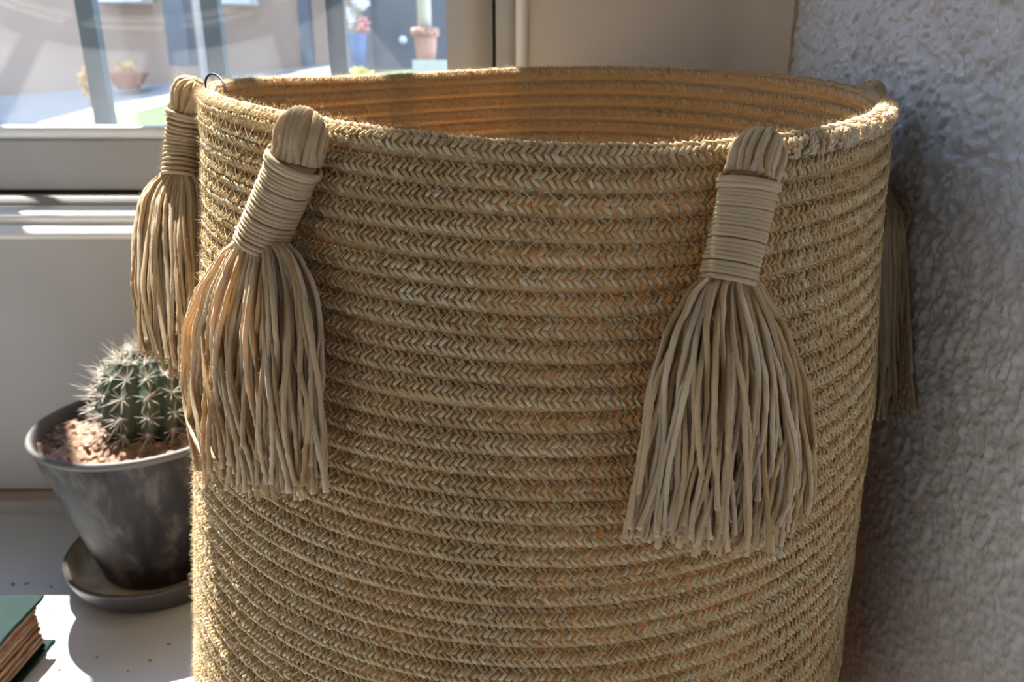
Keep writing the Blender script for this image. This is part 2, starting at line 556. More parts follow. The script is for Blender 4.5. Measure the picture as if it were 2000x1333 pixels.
m = MB(); m.tubes(np.array([[0.0085, 0.664, z] for z in (-0.118, WTOP)]), 0.0055, 12); obj('side_bead', m, M['frame_white'], win)
m = MB(); m.box(-1.52, -1.50, 0.668, 0.80, -0.0875, WTOP); obj('side_frame', m, M['frame_paint'], win)

# ---- table
m = MB()
m.sweep_x([(0.6485, TZ), (0.6485, TZ - 0.035), (-0.60, TZ - 0.035), (-0.604, TZ - 0.03), (-0.604, TZ - 0.004), (-0.60, TZ)], -1.5, WX - 0.002)
tb = empty('table', (-0.6, 0.0, -1.15))
tag(tb, 'white painted table top under the basket, pot and book', 'table')
obj('tabletop', m, M['white_table'], tb, False)
for x, y in ((-1.44, -0.54), (-1.44, 0.58), (0.14, -0.54), (0.14, 0.58)):
    m = MB(); m.box(x - 0.03, x + 0.03, y - 0.03, y + 0.03, -1.15, TZ - 0.035); obj('leg', m, M['white_table'], tb, False)

# ================================================================ BASKET
NROW = 44
ROPE_R = 0.0045
PITCHZ = 0.00835
def prof_R(k):
    k = np.asarray(k, float)
    return np.interp(k, [0, 6, 15, 25, 35, 41, 44], [0.1667, 0.1702, 0.1792, 0.1852, 0.1902, 0.1895, 0.183])
def prof_cx(k): return np.interp(k, [0, 15, 35, 44], [0.016, 0.0116, 0.002, 0.0])
def prof_cy(k): return 0.42 - 0.0003 * np.asarray(k, float)
RIMC = [0.00474, -0.01557, -0.00107, -0.0018, -0.0024, -0.00102, 0.00042]
def rim_z(th):
    c = RIMC
    return c[0] + c[1] * np.cos(th) + c[2] * np.sin(th) + c[3] * np.cos(2 * th) + c[4] * np.sin(2 * th) + c[5] * np.cos(3 * th) + c[6] * np.sin(3 * th)
ZB = TZ + ROPE_R
wob = rng.normal(0, 1, (NROW + 2, 4, 2))
def ring(k, th):
    """centre line of row k (0 = rim) at angle th (0 = towards the camera, + = right)"""
    th = np.asarray(th, float)
    R = prof_R(k) + 0 * th
    z = rim_z(th) - 0.0042
    zt = z.copy()
    # straight blend of the tilted rim to the flat foot, even rows at the front
    zfront = -0.0195 - PITCHZ * k
    tilt = (rim_z(th) - rim_z(0.0)) * max(0.0, 1 - k / NROW)
    z = zfront + tilt
    kk = int(k)
    for q in range(4):
        R = R + 0.00022 * wob[kk, q, 0] * np.sin((q + 1) * th + 3 * wob[kk, q, 1])
        z = z + 0.00016 * wob[kk, q, 1] * np.sin((q + 2) * th + 3 * wob[kk, q, 0])
    z = np.maximum(z, ZB)
    er = np.stack([np.sin(th), -np.cos(th), 0 * th], -1)
    C = np.stack([prof_cx(k) + R * np.sin(th), prof_cy(k) - R * np.cos(th), z], -1)
    return C, er

EZ = np.array([0, 0, 1.0])
def strokes(mb, k, th_c, phi_c, slant, rope_r, hw, dphi, ds, lift, tints, ns=4, nsides=5):
    """plaited yarn ends lying on rope k, one lozenge per (th_c); arrays of the same length"""
    n = len(th_c)
    R = float(prof_R(k))
    ts = np.array([-1, -0.42, 0.42, 1.0]) if ns == 4 else np.linspace(-1, 1, ns)
    Cc = np.zeros((n, ns, 3)); Nn = np.zeros((n, ns, 3))
    j = rng.normal(0, 1, (n, 4))
    for a, t in enumerate(ts):
        th = th_c + (t * ds * (1 + 0.12 * j[:, 0])) / R
        ph = phi_c + 0.06 * j[:, 1] + slant * t * dphi
        C, er = ring(k, th)
        nrm = np.cos(ph)[:, None] * er + np.sin(ph)[:, None] * EZ
        rad = rope_r + lift * (1 + 0.25 * j[:, 2]) * (1 - 1.35 * t * t)
        Cc[:, a] = C + nrm * rad[:, None]; Nn[:, a] = nrm
    T = np.gradient(Cc, axis=1); T /= np.linalg.norm(T, axis=2, keepdims=True)
    B = np.cross(T, Nn); B /= np.linalg.norm(B, axis=2, keepdims=True)
    N2 = np.cross(B, T)
    wd = hw * (1 + 0.13 * j[:, 3])[:, None] * np.sqrt(1.0 - 0.80 * ts[None, :] ** 2)
    ang = np.arange(nsides) * 2 * pi / nsides + pi / 2
    V = Cc[:, :, None, :] + wd[:, :, None, None] * (np.cos(ang)[None, None, :, None] * B[:, :, None, :] + 1.05 * np.sin(ang)[None, None, :, None] * N2[:, :, None, :])
    base = (np.arange(n)[:, None, None] * ns + np.arange(ns - 1)[None, :, None]) * nsides
    q = np.arange(nsides)[None, None, :]; q2 = (q + 1) % nsides
    Q = np.stack([base + q, base + q2, base + nsides + q2, base + nsides + q], -1).reshape(-1, 4)
    mb.add(V.reshape(-1, 3), Q, np.repeat(tints, ns * nsides))

bk = empty('basket', (0.0, 0.41, TZ))
tag(bk, 'tall tan coiled rope basket with braided rows and yarn tassels', 'basket')

STEP = 0.00256
SEG = 220
th_full = np.linspace(0, 2 * pi, SEG, endpoint=False)
UP = radians
for k in range(NROW):
    C, er = ring(k, th_full)
    ns = 10
    ph = np.arange(ns) * 2 * pi / ns
    half = 0.5 * (C[:, 2] - ring(k + 1, th_full)[0][:, 2]) + np.where(np.cos(th_full) < 0.05, 0.0024, 0.0010)
    vert = np.where(np.sin(ph)[None, :] < 0, np.maximum(half, ROPE_R * 0.70)[:, None], ROPE_R * 0.70)
    flat = np.where(np.sin(ph) < 0, np.sign(np.cos(ph)) * np.abs(np.cos(ph)) ** 0.45, np.cos(ph))
    V = C[:, None, :] + (ROPE_R * 0.70) * flat[None, :, None] * er[:, None, :] + (vert * np.sin(ph)[None, :])[:, :, None] * EZ
    i = np.arange(SEG)[:, None]; j = np.arange(ns)[None, :]
    i2 = (i + 1) % SEG; j2 = (j + 1) % ns
    Q = np.stack([i * ns + j, i2 * ns + j, i2 * ns + j2, i * ns + j2], -1).reshape(-1, 4)
    mb = MB(); mb.add(V.reshape(-1, 3), Q, 0.30 + 0.1 * rng.random())
    rope = obj('rope_coil', mb, M['rope_core'], bk)
    # plaited yarns
    mb = MB()
    R = float(prof_R(k))
    if k < 37:
        for phi, sl in ((76, -1), (31, 1), (-14, -1), (-59, 1)):
            if k > 0 and phi == 76: lim = radians(80)
            else: lim = radians(86)
            if k == 0: lim = radians(180)
            n = int(2 * lim * R / STEP)
            th = np.linspace(-lim, lim, n, endpoint=False) + 0.4 * STEP / R * rng.random() + rng.normal(0, 0.09 * STEP / R, n)
            # slow drift of yarn colour along the rope
            drift = 0.10 * np.sin(th * 5 + rng.random() * 6) + 0.08 * np.sin(th * 13 + rng.random() * 6)
            tint = np.clip(rng.normal(0.5, 0.17, n) + drift, 0.02, 0.98)
            strokes(mb, k, th, radians(phi), sl, ROPE_R * 0.70, 0.00084, radians(28), 0.00165, 0.0010, tint)
    mi = MB()
    if k < 8:
        for phi, sl in ((123, 1), (168, -1), (-147, 1)):
            lim = radians(125) if k else radians(180)
            n = int(2 * lim * R / STEP)
            th = pi + np.linspace(-lim, lim, n, endpoint=False) + rng.normal(0, 0.09 * STEP / R, n)
            tint = np.clip(rng.normal(0.5, 0.12, n), 0.02, 0.98)
            strokes(mi, k, th, radians(phi), sl, ROPE_R * 0.78, 0.00090, radians(27), 0.00150, 0.0006, tint)
    if mb.n:
        br = obj('braided_yarn', mb, M['rope'], rope)
        br['kind'] = 'stuff'
    if mi.n:
        br = obj('inner_braid', mi, M['rope_core'], rope)
        br['kind'] = 'stuff'
    # zigzag sewing thread across the joint to the row below
    if k < 37:
        mb = MB()
        lim = radians(84)
        per = 0.0041
        n = int(2 * lim * R / per)
        th = np.linspace(-lim, lim, n) + rng.normal(0, 0.06 * per / R, n)
        Ca, er = ring(k, th)
        Cb, _ = ring(k + 1, th)
        A = Ca + (ROPE_R + 0.0003) * (cos(radians(-24)) * er + sin(radians(-24)) * EZ)
        B = Cb + (ROPE_R + 0.0003) * (cos(radians(20)) * er + sin(radians(20)) * EZ)
        P = np.where((np.arange(n) % 2 == 0)[:, None], A, B)
        segs = np.stack([P[:-1], 0.5 * (P[:-1] + P[1:]) + 0.0001 * er[:-1], P[1:]], 1)
        mb.tubes(segs, 0.00015, 4, np.clip(rng.normal(0.6, 0.2, n - 1), 0, 1), cap=False)
        obj('sewing_thread', mb, M['thread'], rope)['kind'] = 'stuff'
# base disc
mb = MB()
mb.lathe([(0.0, TZ + 0.007), (0.06, TZ + 0.007), (0.12, TZ + 0.007), (0.180, TZ + 0.007), (0.180, TZ + 0.001), (0.0, TZ + 0.001)], 0.0, 0.4068, 64, 0.4)
obj('base', mb, M['rope'], bk)

# ---- tassels ----------------------------------------------------
def bk_hit(u, v, off):
    """point on the basket wall (plus off outwards) seen at that spot"""
    p = None; k = 5.0
    for _ in range(6):
        p = hit_cyl(u, v, float(prof_cx(k)), float(prof_cy(k)), float(prof_R(k)) + ROPE_R + off)
        k = min(max((-0.0195 - p[2]) / PITCHZ, 0), 43)
    return p

def smooth_path(pts, n):
    pts = np.asarray(pts, float)
    t = np.linspace(0, 1, len(pts)); tt = np.linspace(0, 1, n)
    # Catmull-Rom
    P = np.vstack([2 * pts[0] - pts[1], pts, 2 * pts[-1] - pts[-2]])
    out = []
    for x in tt:
        f = x * (len(pts) - 1); i = min(int(f), len(pts) - 2); u = f - i
        p0, p1, p2, p3 = P[i], P[i + 1], P[i + 2], P[i + 3]
        out.append(0.5 * ((2 * p1) + (-p0 + p2) * u + (2 * p0 - 5 * p1 + 4 * p2 - p3) * u * u + (-p0 + 3 * p1 - 3 * p2 + p3) * u ** 3))
    return np.array(out)

YR = 0.00092
def yarn_mesh(paths, tints, mat, r=YR, n_sides=9, name='yarn'):
    out = []
    for P, t in zip(paths, tints):
        mb = MB()
        L = np.concatenate([[0], np.cumsum(np.linalg.norm(np.diff(P, axis=0), axis=1))])
        tw = (L / 0.0042 * 2 * pi)[None, :]
        rr = np.full((1, len(P)), r)
        rr[0, -2:] *= (1.12, 1.25)
        mb.tubes(P[None], rr, n_sides, np.array([t]), 3, 0.26, tw)
        out.append(mb)
    return out

def frame_along(P):
    T = np.gradient(P, axis=0); T /= np.linalg.norm(T, axis=1, keepdims=True)
    ref = np.array([0.15, -1.0, 0.1]); ref /= np.linalg.norm(ref)
    A = np.cross(T, ref); A /= np.linalg.norm(A, axis=1, keepdims=True)
    B = np.cross(T, A)
    return T, A, B

def helix(P, r, turns, per=22, jitter=0.0):
    n = int(turns * per)
    s = np.linspace(0, 1, n)
    idx = s * (len(P) - 1)
    c = np.stack([np.interp(idx, np.arange(len(P)), P[:, q]) for q in range(3)], 1)
    T, A, B = frame_along(c)
    ang = s * turns * 2 * pi
    if np.ndim(r): rr = np.interp(idx, np.arange(len(P)), r)
    else: rr = np.full(n, r)
    wobv = jitter * np.sin(ang * 0.37) + jitter * np.sin(ang * 0.23 + 1)
    return c + rr[:, None] * (np.cos(ang)[:, None] * A + np.sin(ang)[:, None] * B) + T * wobv[:, None]

def tassel(name, head, neck, neck_r, head_r, skirt, n_yarn, drop_pts, turns, thick, seed, hit=bk_hit, loops=0, back_off=0.004):
    """head, neck: lists of (u, v, off); skirt: list of (v, uL, uR, off); n_yarn strands"""
    r = np.random.default_rng(seed)
    t = sub_empty(name, bk)
    t.location = (0, 0, 0)
    H = smooth_path([hit(*q) for q in head], 16)
    N = smooth_path([hit(*q) for q in neck], 24)
    # head: a core with folded yarns laid over it from tip to neck
    mb = MB()
    s = np.linspace(0, 1, 16)
    rad = head_r * np.sqrt(np.clip(1 - ((s - 0.58) / 0.60) ** 2, 0.02, 1))
    rad[-4:] = np.maximum(rad[-4:], neck_r * 0.98)
    mb.tubes(H[None], (rad * 0.90)[None], 16, 0.42)
    T, A, B = frame_along(H)
    na = 22
    paths = []
    for q in range(na):
        a = q / na * 2 * pi + r.normal(0, 0.04)
        sw = a + 0.35 * np.sin(s * pi) * r.normal(0.2, 0.5)
        paths.append(H + (rad * 0.93)[:, None] * (np.cos(sw)[:, None] * A + np.sin(sw)[:, None] * B))
    paths = np.array(paths)
    Ls = np.linspace(0, 1, 16)[None, :].repeat(na, 0)
    mb.tubes(paths, 0.00125, 7, r.normal(0.55, 0.15, na), 3, 0.14, Ls * 10)
    # the little eye of the fold at the tip
    eye = np.array([H[0] + 0.0022 * (cos(b) * A[0] + sin(b) * B[0]) - 0.0006 * T[0] for b in np.linspace(0, 2 * pi, 13)])
    mb.tubes(eye[None], 0.0011, 6, 0.5)
    obj('folded_head', mb, M['yarn'], t)
    # wrapped neck: core plus one long yarn wound round it
    mb = MB()
    mb.tubes(N[None], neck_r * 0.90, 14, 0.3)
    nrs = np.full(len(N), neck_r); nrs[:3] *= (1.10, 1.07, 1.03)
    hx = helix(N, nrs, turns, 22, 0.00018)
    n = len(hx)
    mb.tubes(hx[None], 0.00092, 7, 0.55, 3, 0.12, np.linspace(0, turns * 9, n)[None])
    hx2 = helix(N[:4], neck_r * 1.10, 3.4, 22, 0.0005)
    mb.tubes(hx2[None], 0.00095, 7, 0.62, 3, 0.12, np.linspace(0, 20, len(hx2))[None])
    obj('wrapped_neck', mb, M['yarn'], t)
    # skirt
    vs = np.array([q[0] for q in skirt], float); uL = np.array([q[1] for q in skirt], float)
    uR = np.array([q[2] for q in skirt], float); of = np.array([q[3] for q in skirt], float)
    Tn, An, Bn = frame_along(N)
    end = N[-1]
    def one(qq, layer, wild):
        vend = np.interp(qq, np.linspace(-1, 1, len(drop_pts)), drop_pts) + r.normal(-6, 16) - 70 * (r.random() < 0.12)
        nn = 13
        ctrl = []
        drift = r.normal(0, 0.10) * wild; ph = r.random() * 6; ph2 = r.random() * 6
        bow = sqrt(max(0.0, 1 - qq * qq))
        v0 = vs[0]
        for a in range(nn):
            x = a / (nn - 1)
            v = v0 + (vend - v0) * x
            qd = np.clip(qq + drift * sin(2.6 * x + ph2) * x + 0.055 * wild * sin(ph + 7 * x) * x, -1.04, 1.04)
            u = np.interp(v, vs, uL) * (1 - qd) / 2 + np.interp(v, vs, uR) * (1 + qd) / 2
            o_ = back_off + np.interp(v, vs, of) * (0.10 + 0.90 * layer * (0.35 + 0.65 * bow)) * (1 + 0.10 * wild * sin(ph2 + 6 * x))
            ctrl.append(hit(u, v, max(o_, 0.0015)))
        ctrl = np.array(ctrl)
        root = N[-3] + neck_r * (0.55 + 0.25 * layer) * (qq * np.array([1, 0, 0]) + (layer - 0.5) * np.array([0, -1.2, 0]))
        return smooth_path(np.vstack([root, ctrl[1:]]), 64)
    # yarns that can be picked out one by one
    qs = np.linspace(-1, 1, n_yarn) + r.normal(0, 0.05, n_yarn)
    r.shuffle(qs)
    paths, tints = [], []
    for q in range(n_yarn):
        paths.append(one(float(np.clip(qs[q], -1, 1)), 0.35 + 0.65 * r.random(), 1.75))
        tints.append(float(np.clip(r.normal(0.52, 0.2), 0.05, 0.98)))
    # the mass of yarns underneath
    mb = MB()
    for q in np.linspace(-0.96, 0.96, int(n_yarn * 0.8)):
        P = one(float(q), 0.4 * r.random(), 0.6)
        L = np.concatenate([[0], np.cumsum(np.linalg.norm(np.diff(P, axis=0), axis=1))])
        mb.tubes(P[None], np.full((1, len(P)), YR), 6, float(np.clip(r.normal(0.45, 0.18), 0, 1)), 3, 0.2, (L / 0.0042 * 2 * pi)[None])
    obj('inner_yarns', mb, M['yarn'], t)['kind'] = 'stuff'
    for mb in yarn_mesh(paths, tints, M['yarn']):
        obj('yarn', mb, M['yarn'], t)
    return t, paths, N, H

TP = []
# second from the left, on the front face
t2 = tassel('tassel',
    [(602, 232, 0.0035), (590, 262, 0.0085), (580, 312, 0.0095)],
    [(578, 312, 0.0095), (545, 390, 0.0105), (506, 480, 0.0125)], 0.0086, 0.0088,
    [(455, 455, 560, 0.012), (500, 432, 580, 0.014), (560, 390, 610, 0.017), (640, 364, 622, 0.018), (760, 362, 626, 0.017), (860, 378, 630, 0.014), (930, 392, 634, 0.011), (1000, 395, 640, 0.010)],
    88, [905, 930, 950, 962, 960, 955, 940], 23, 0.02, 21)
# third, on the front face right of the middle
t3 = tassel('tassel',
    [(1490, 272, 0.0045), (1480, 305, 0.0085), (1466, 350, 0.0095)],
    [(1465, 350, 0.0095), (1446, 440, 0.0100), (1420, 548, 0.0115)], 0.0088, 0.0090,
    [(525, 1372, 1470, 0.012), (575, 1345, 1496, 0.014), (640, 1305, 1535, 0.017), (740, 1276, 1572, 0.017), (860, 1262, 1584, 0.014), (960, 1244, 1582, 0.011), (1040, 1228, 1572, 0.010), (1120, 1218, 1560, 0.010)],
    100, [1035, 1048, 1052, 1062, 1070, 1062, 1045, 985], 25, 0.02, 33)

# left tassel hangs from the far-left of the rim, seen past the edge of the basket
def left_hit(u, v, off):
    d = ray(u, v)
    Y = 0.372 - 0.10 * max(0.0, (v - 300) / 900.0) - off * 0.6
    return d * (Y / d[1])
t1 = tassel('tassel',
    [(384, 160, 0.0), (374, 180, 0.0), (366, 218, 0.0)],
    [(366, 216, 0.0), (358, 280, 0.0), (352, 345, 0.0)], 0.0079, 0.0082,
    [(332, 325, 380, 0.004), (352, 300, 386, 0.006), (390, 274, 396, 0.010), (460, 263, 398, 0.012), (560, 262, 402, 0.012), (660, 276, 404, 0.010), (740, 296, 404, 0.008)],
    58, [685, 700, 715, 725, 730, 735], 15, 0.02, 45, hit=left_hit, back_off=0.0)
# right tassel between the basket and the plaster wall
def right_hit(u, v, off):
    d = ray(u, v)
    Y = float(np.interp(v, [160, 370, 430, 800], [0.425, 0.432, 0.402, 0.385])) - off * 0.5
    p = d * (Y / d[1])
    if p[0] > WX - 0.005: p = d * ((WX - 0.005) / d[0])
    return p
t4 = tassel('tassel',
    [(1690, 166, 0.0), (1697, 184, 0.0), (1700, 216, 0.0)],
    [(1700, 216, 0.0), (1700, 300, 0.0), (1708, 372, 0.0)], 0.0078, 0.0080,
    [(372, 1700, 1745, 0.004), (420, 1690, 1762, 0.008), (520, 1680, 1772, 0.010), (640, 1672, 1778, 0.010), (740, 1660, 1783, 0.010), (810, 1650, 1786, 0.010)],
    44, [800, 800, 795, 790], 14, 0.02, 57, hit=right_hit, back_off=0.0)
# a stray loop of yarn by the right tassel
lp = smooth_path([right_hit(1728, 402, 0), right_hit(1745, 390, 0), right_hit(1766, 394, 0), right_hit(1778, 415, 0), right_hit(1772, 438, 0), right_hit(1760, 470, 0)], 40)
for mb in yarn_mesh([lp], [0.3], M['yarn'], 0.0009):
    obj('yarn', mb, M['yarn'], t4[0])

# ---- frayed rope end sewn under the rim at the right
mb = MB()
fr = np.random.default_rng(5)
n = 420
th = np.radians(fr.uniform(29, 76, n))
C, er = ring(0, th)
ph = np.radians(fr.uniform(-75, 40, n))
nrm = np.cos(ph)[:, None] * er + np.sin(ph)[:, None] * EZ
tang = np.stack([np.cos(th), np.sin(th), 0 * th], -1)
up = -np.sin(ph)[:, None] * er + np.cos(ph)[:, None] * EZ
a = fr.normal(1.2, 0.5, n)
dirv = np.cos(a)[:, None] * tang + np.sin(a)[:, None] * up
L = fr.uniform(0.0018, 0.0042, n)
cen = C + nrm * (ROPE_R + 0.0008 + 0.0008 * fr.random(n))[:, None]
P = np.stack([cen - dirv * L[:, None] * 0.5 - nrm * 0.0008, cen, cen + dirv * L[:, None] * 0.5 - nrm * 0.0008], 1)
mb.tubes(P, np.array([[0.0005, 0.0009, 0.0004]]).repeat(n, 0), 5, np.clip(fr.normal(0.8, 0.15, n), 0, 1), cap=False)
o = obj('frayed_end', mb, M['yarn'], bk); o['kind'] = 'stuff'; o['label'] = 'pale frayed rope end sewn under the rim'

# ---- black wire loop on the left of the rim
mb = MB()
wl = smooth_path([at(402, 172, 0.345), at(402, 156, 0.345), at(411, 145, 0.345), at(425, 148, 0.342), at(436, 162, 0.338), at(441, 184, 0.335)], 30)
mb.tubes(wl[None], 0.00048, 8)
o = obj('wire_loop', mb, M['black_wire'], bk); o['label'] = 'thin black wire loop on the rim'

# ---- loose fibres
def hairs(base, nrm, tang, lmin, lmax, r0, spread, rg):
    n = len(base)
    d = nrm + spread * rg.normal(0, 1, (n, 3)) + 0.5 * tang * rg.normal(0, 1, (n, 1))
    d /= np.linalg.norm(d, axis=1, keepdims=True)
    L = rg.uniform(lmin, lmax, n)[:, None]
    bend = rg.normal(0, 0.35, (n, 3))
    P = np.stack([base, base + d * L * 0.5, base + d * L + bend * L * 0.5], 1)
    mb = MB()
    mb.tubes(P, np.array([[r0, r0 * 0.8, r0 * 0.45]]).repeat(n, 0), 3, np.clip(rg.normal(0.6, 0.2, n), 0, 1), cap=False)
    return mb
fg = np.random.default_rng(99)
bs, ns_, tg = [], [], []
for k, cnt, lo, hi, plo, phi in [(0, 4600, -180, 180, 10, 110), (0, 1500, -75, 75, -60, 40)] + [(k, 200, -75, 75, -70, 70) for k in range(1, 36)] + [(k, 110, -75, -50, -40, 60) for k in range(1, 36)]:
    th = np.radians(fg.uniform(lo, hi, cnt)); ph = np.radians(fg.uniform(plo, phi, cnt))
    C, er = ring(k, th)
    nn = np.cos(ph)[:, None] * er + np.sin(ph)[:, None] * EZ
    bs.append(C + nn * ROPE_R * 1.1); ns_.append(nn); tg.append(np.stack([np.cos(th), np.sin(th), 0 * th], -1))
mb = hairs(np.concatenate(bs), np.concatenate(ns_), np.concatenate(tg), 0.0007, 0.0024, 0.00005, 0.35, fg)
o = obj('loose_fibres', mb, M['fuzz'], bk); o['kind'] = 'stuff'
for tt, paths, N, H in (t1, t2, t3, t4):
    bs, ns_, tg = [], [], []
    for P in paths:
        i = fg.integers(6, len(P), 46)
        T = np.gradient(P, axis=0)[i]; T /= np.linalg.norm(T, axis=1, keepdims=True)
        nn = np.cross(T, fg.normal(0, 1, (46, 3))); nn /= np.linalg.norm(nn, axis=1, keepdims=True)
        bs.append(P[i] + nn * YR * 0.9); ns_.append(nn); tg.append(T)
    for Q_, rr in ((N, 0.0090), (H, 0.0085)):
        i = fg.integers(0, len(Q_), 260)
        T = np.gradient(Q_, axis=0)[i]; T /= np.linalg.norm(T, axis=1, keepdims=True)
        nn = np.cross(T, fg.normal(0, 1, (260, 3))); nn /= np.linalg.norm(nn, axis=1, keepdims=True)
        bs.append(Q_[i] + nn * rr); ns_.append(nn); tg.append(T)
    mb = hairs(np.concatenate(bs), np.concatenate(ns_), np.concatenate(tg), 0.0006, 0.0018, 0.000045, 0.3, fg)
    o = obj('loose_fibres', mb, M['fuzz'], tt); o['kind'] = 'stuff'

# ================================================================ POT WITH CACTUS
PX, PY = -0.303, 0.557
pot = empty('potted_cactus', (PX, PY, TZ + 0.009))
tag(pot, 'small round spiny cactus in a dark mottled grey conical pot', 'potted plant')
RZ = -0.2528
mb = MB()
mb.lathe([(0.0, TZ + 0.0095), (0.044, TZ + 0.0095), (0.0485, TZ + 0.012), (0.0500, TZ + 0.018), (0.0650, -0.320), (0.0790, RZ - 0.010), (0.0800, RZ - 0.006)], PX, PY, 96)
obj('pot', mb, M['pot_glaze'], pot)
mb = MB()
mb.lathe([(0.0796, RZ - 0.0065), (0.0815, RZ - 0.0050), (0.0825, RZ - 0.0022), (0.0818, RZ - 0.0004), (0.0800, RZ + 0.0003), (0.0780, RZ - 0.0006), (0.0768, RZ - 0.003), (0.0750, RZ - 0.016), (0.073, RZ - 0.022)], PX, PY, 96)
obj('rim', mb, M['pot_inside'], pot)
# soil: lumpy disc
sg = np.random.default_rng(3)
nr, na = 60, 160
rr = np.linspace(0.0005, 0.0765, nr)[:, None]; aa = (np.arange(na) * 2 * pi / na)[None, :]
xx = PX + rr * np.cos(aa); yy = PY + rr * np.sin(aa)
hh = 0.010 * vnoise(xx + 3, yy + 3, 0.016, 11) + 0.006 * vnoise(xx + 3, yy + 3, 0.006, 12) + 0.003 * vnoise(xx + 3, yy + 3, 0.003, 13)
zz = RZ - 0.021 + hh + 0 * rr
V = np.stack([xx, yy, zz], -1).reshape(-1, 3)
i = np.arange(nr - 1)[:, None]; j = np.arange(na)[None, :]; j2 = (j + 1) % na
mb = MB(); mb.add(V, np.stack([i * na + j, i * na + j2, (i + 1) * na + j2, (i + 1) * na + j], -1).reshape(-1, 4))
obj('soil', mb, M['soil'], pot)
# crumbs of soil lying on top
mb = MB()
for q in range(260):
    a = sg.uniform(0, 2 * pi); r_ = 0.072 * sqrt(sg.random())
    if r_ < 0.036: continue
    c = np.array([PX + r_ * cos(a), PY + r_ * sin(a), RZ - 0.0105 + 0.002 * sg.random()])
    s_ = sg.uniform(0.0010, 0.0028)
    d = sg.normal(0, 1, (8, 3)); d /= np.linalg.norm(d, axis=1, keepdims=True)
    b = np.array([(-1, -1, -1), (1, -1, -1), (1, 1, -1), (-1, 1, -1), (-1, -1, 1), (1, -1, 1), (1, 1, 1), (-1, 1, 1)]) * 0.6
    mb.add(c + s_ * (b + 0.3 * d), [(0, 3, 2, 1), (4, 5, 6, 7), (0, 1, 5, 4), (1, 2, 6, 5), (2, 3, 7, 6), (3, 0, 4, 7)])
obj('soil_crumb', mb, M['soil'], pot)['kind'] = 'stuff'
# cactus body: ribbed globe with bumps
CX, CY, CZ, CR = PX + 0.011, PY - 0.004, -0.235, 0.038
nr_, na_ = 48, 156
NR = 13
tt = np.linspace(0.02, pi * 0.93, nr_)[:, None]; aa = (np.arange(na_) * 2 * pi / na_)[None, :]
rib = np.abs(np.cos(NR * aa / 2 + 0.9 * tt))
tub = np.cos((tt - 0.08) * 17) * 0.5 + 0.5
ra = CR * (1 - 0.17 * (1 - rib ** 1.2) * np.sin(tt) ** 0.5 + 0.05 * tub * rib * np.sin(tt))
V = np.stack([CX + ra * np.sin(tt) * np.cos(aa), CY + ra * np.sin(tt) * np.sin(aa), CZ + ra * np.cos(tt) * 1.05 + 0 * aa], -1)
i = np.arange(nr_ - 1)[:, None]; j = np.arange(na_)[None, :]; j2 = (j + 1) % na_
mb = MB(); mb.add(V.reshape(-1, 3), np.stack([i * na_ + j, (i + 1) * na_ + j, (i + 1) * na_ + j2, i * na_ + j2], -1).reshape(-1, 4))
cact = obj('cactus', mb, M['cactus_skin'], pot)
# areoles and spines along the ribs
areo = []
ars = MB(); sps = MB()
for q in range(NR):
    for t_ in 0.08 + np.arange(0, 7) * 2 * pi / 17:
        a = (2 * pi * q - 1.8 * t_) / NR
        rv = CR * 1.05
        nrm = np.array([sin(t_) * cos(a), sin(t_) * sin(a), cos(t_) * 1.05])
        c = np.array([CX, CY, CZ]) + rv * nrm
        n1 = nrm / np.linalg.norm(nrm)
        e1 = np.cross(n1, (0.3, 0.2, 1.0)); e1 /= np.linalg.norm(e1); e2 = np.cross(n1, e1)
        ars.tubes(np.array([c - n1 * 0.0012, c + n1 * 0.0004, c + n1 * 0.0009]), np.array([0.0016, 0.0014, 0.0003]), 7)
        for s_ in range(12):
            if s_ < 3: d = n1 + 0.35 * sg.normal(0, 1) * e1 + 0.35 * sg.normal(0, 1) * e2; L = sg.uniform(0.011, 0.020)
            else:
                b = (s_ - 3) / 9 * 2 * pi + sg.normal(0, 0.15)
                d = 0.55 * n1 + cos(b) * e1 + sin(b) * e2; L = sg.uniform(0.008, 0.014)
            d /= np.linalg.norm(d)
            sps.tubes(np.array([c, c + d * L * 0.5, c + d * L]), np.array([0.00030, 0.00025, 0.00006]), 4, cap=False)
obj('areole', ars, M['areole'], cact)['kind'] = 'stuff'
obj('spine', sps, M['spine'], cact)['kind'] = 'stuff'

# saucer: the pot can be lifted off it
sau = empty('saucer', (PX, PY, TZ))
tag(sau, 'dark grey glazed saucer standing under the cactus pot', 'saucer')
mb = MB()
mb.lathe([(0.0, TZ + 0.0005), (0.060, TZ + 0.0005), (0.0655, TZ + 0.002), (0.0725, TZ + 0.012), (0.0762, TZ + 0.022), (0.0768, TZ + 0.0245), (0.0758, TZ + 0.0262), (0.0742, TZ + 0.0256), (0.0725, TZ + 0.021)], PX, PY, 96)
obj('body', mb, M['saucer_glaze'], sau)
mb = MB()
mb.lathe([(0.0742, TZ + 0.0256), (0.0722, TZ + 0.021), (0.0685, TZ + 0.012), (0.062, TZ + 0.0085), (0.0, TZ + 0.008)], PX, PY, 96)
o = obj('inside', mb, M['saucer_pale'], sau); o['label'] = 'pale inside of the saucer'

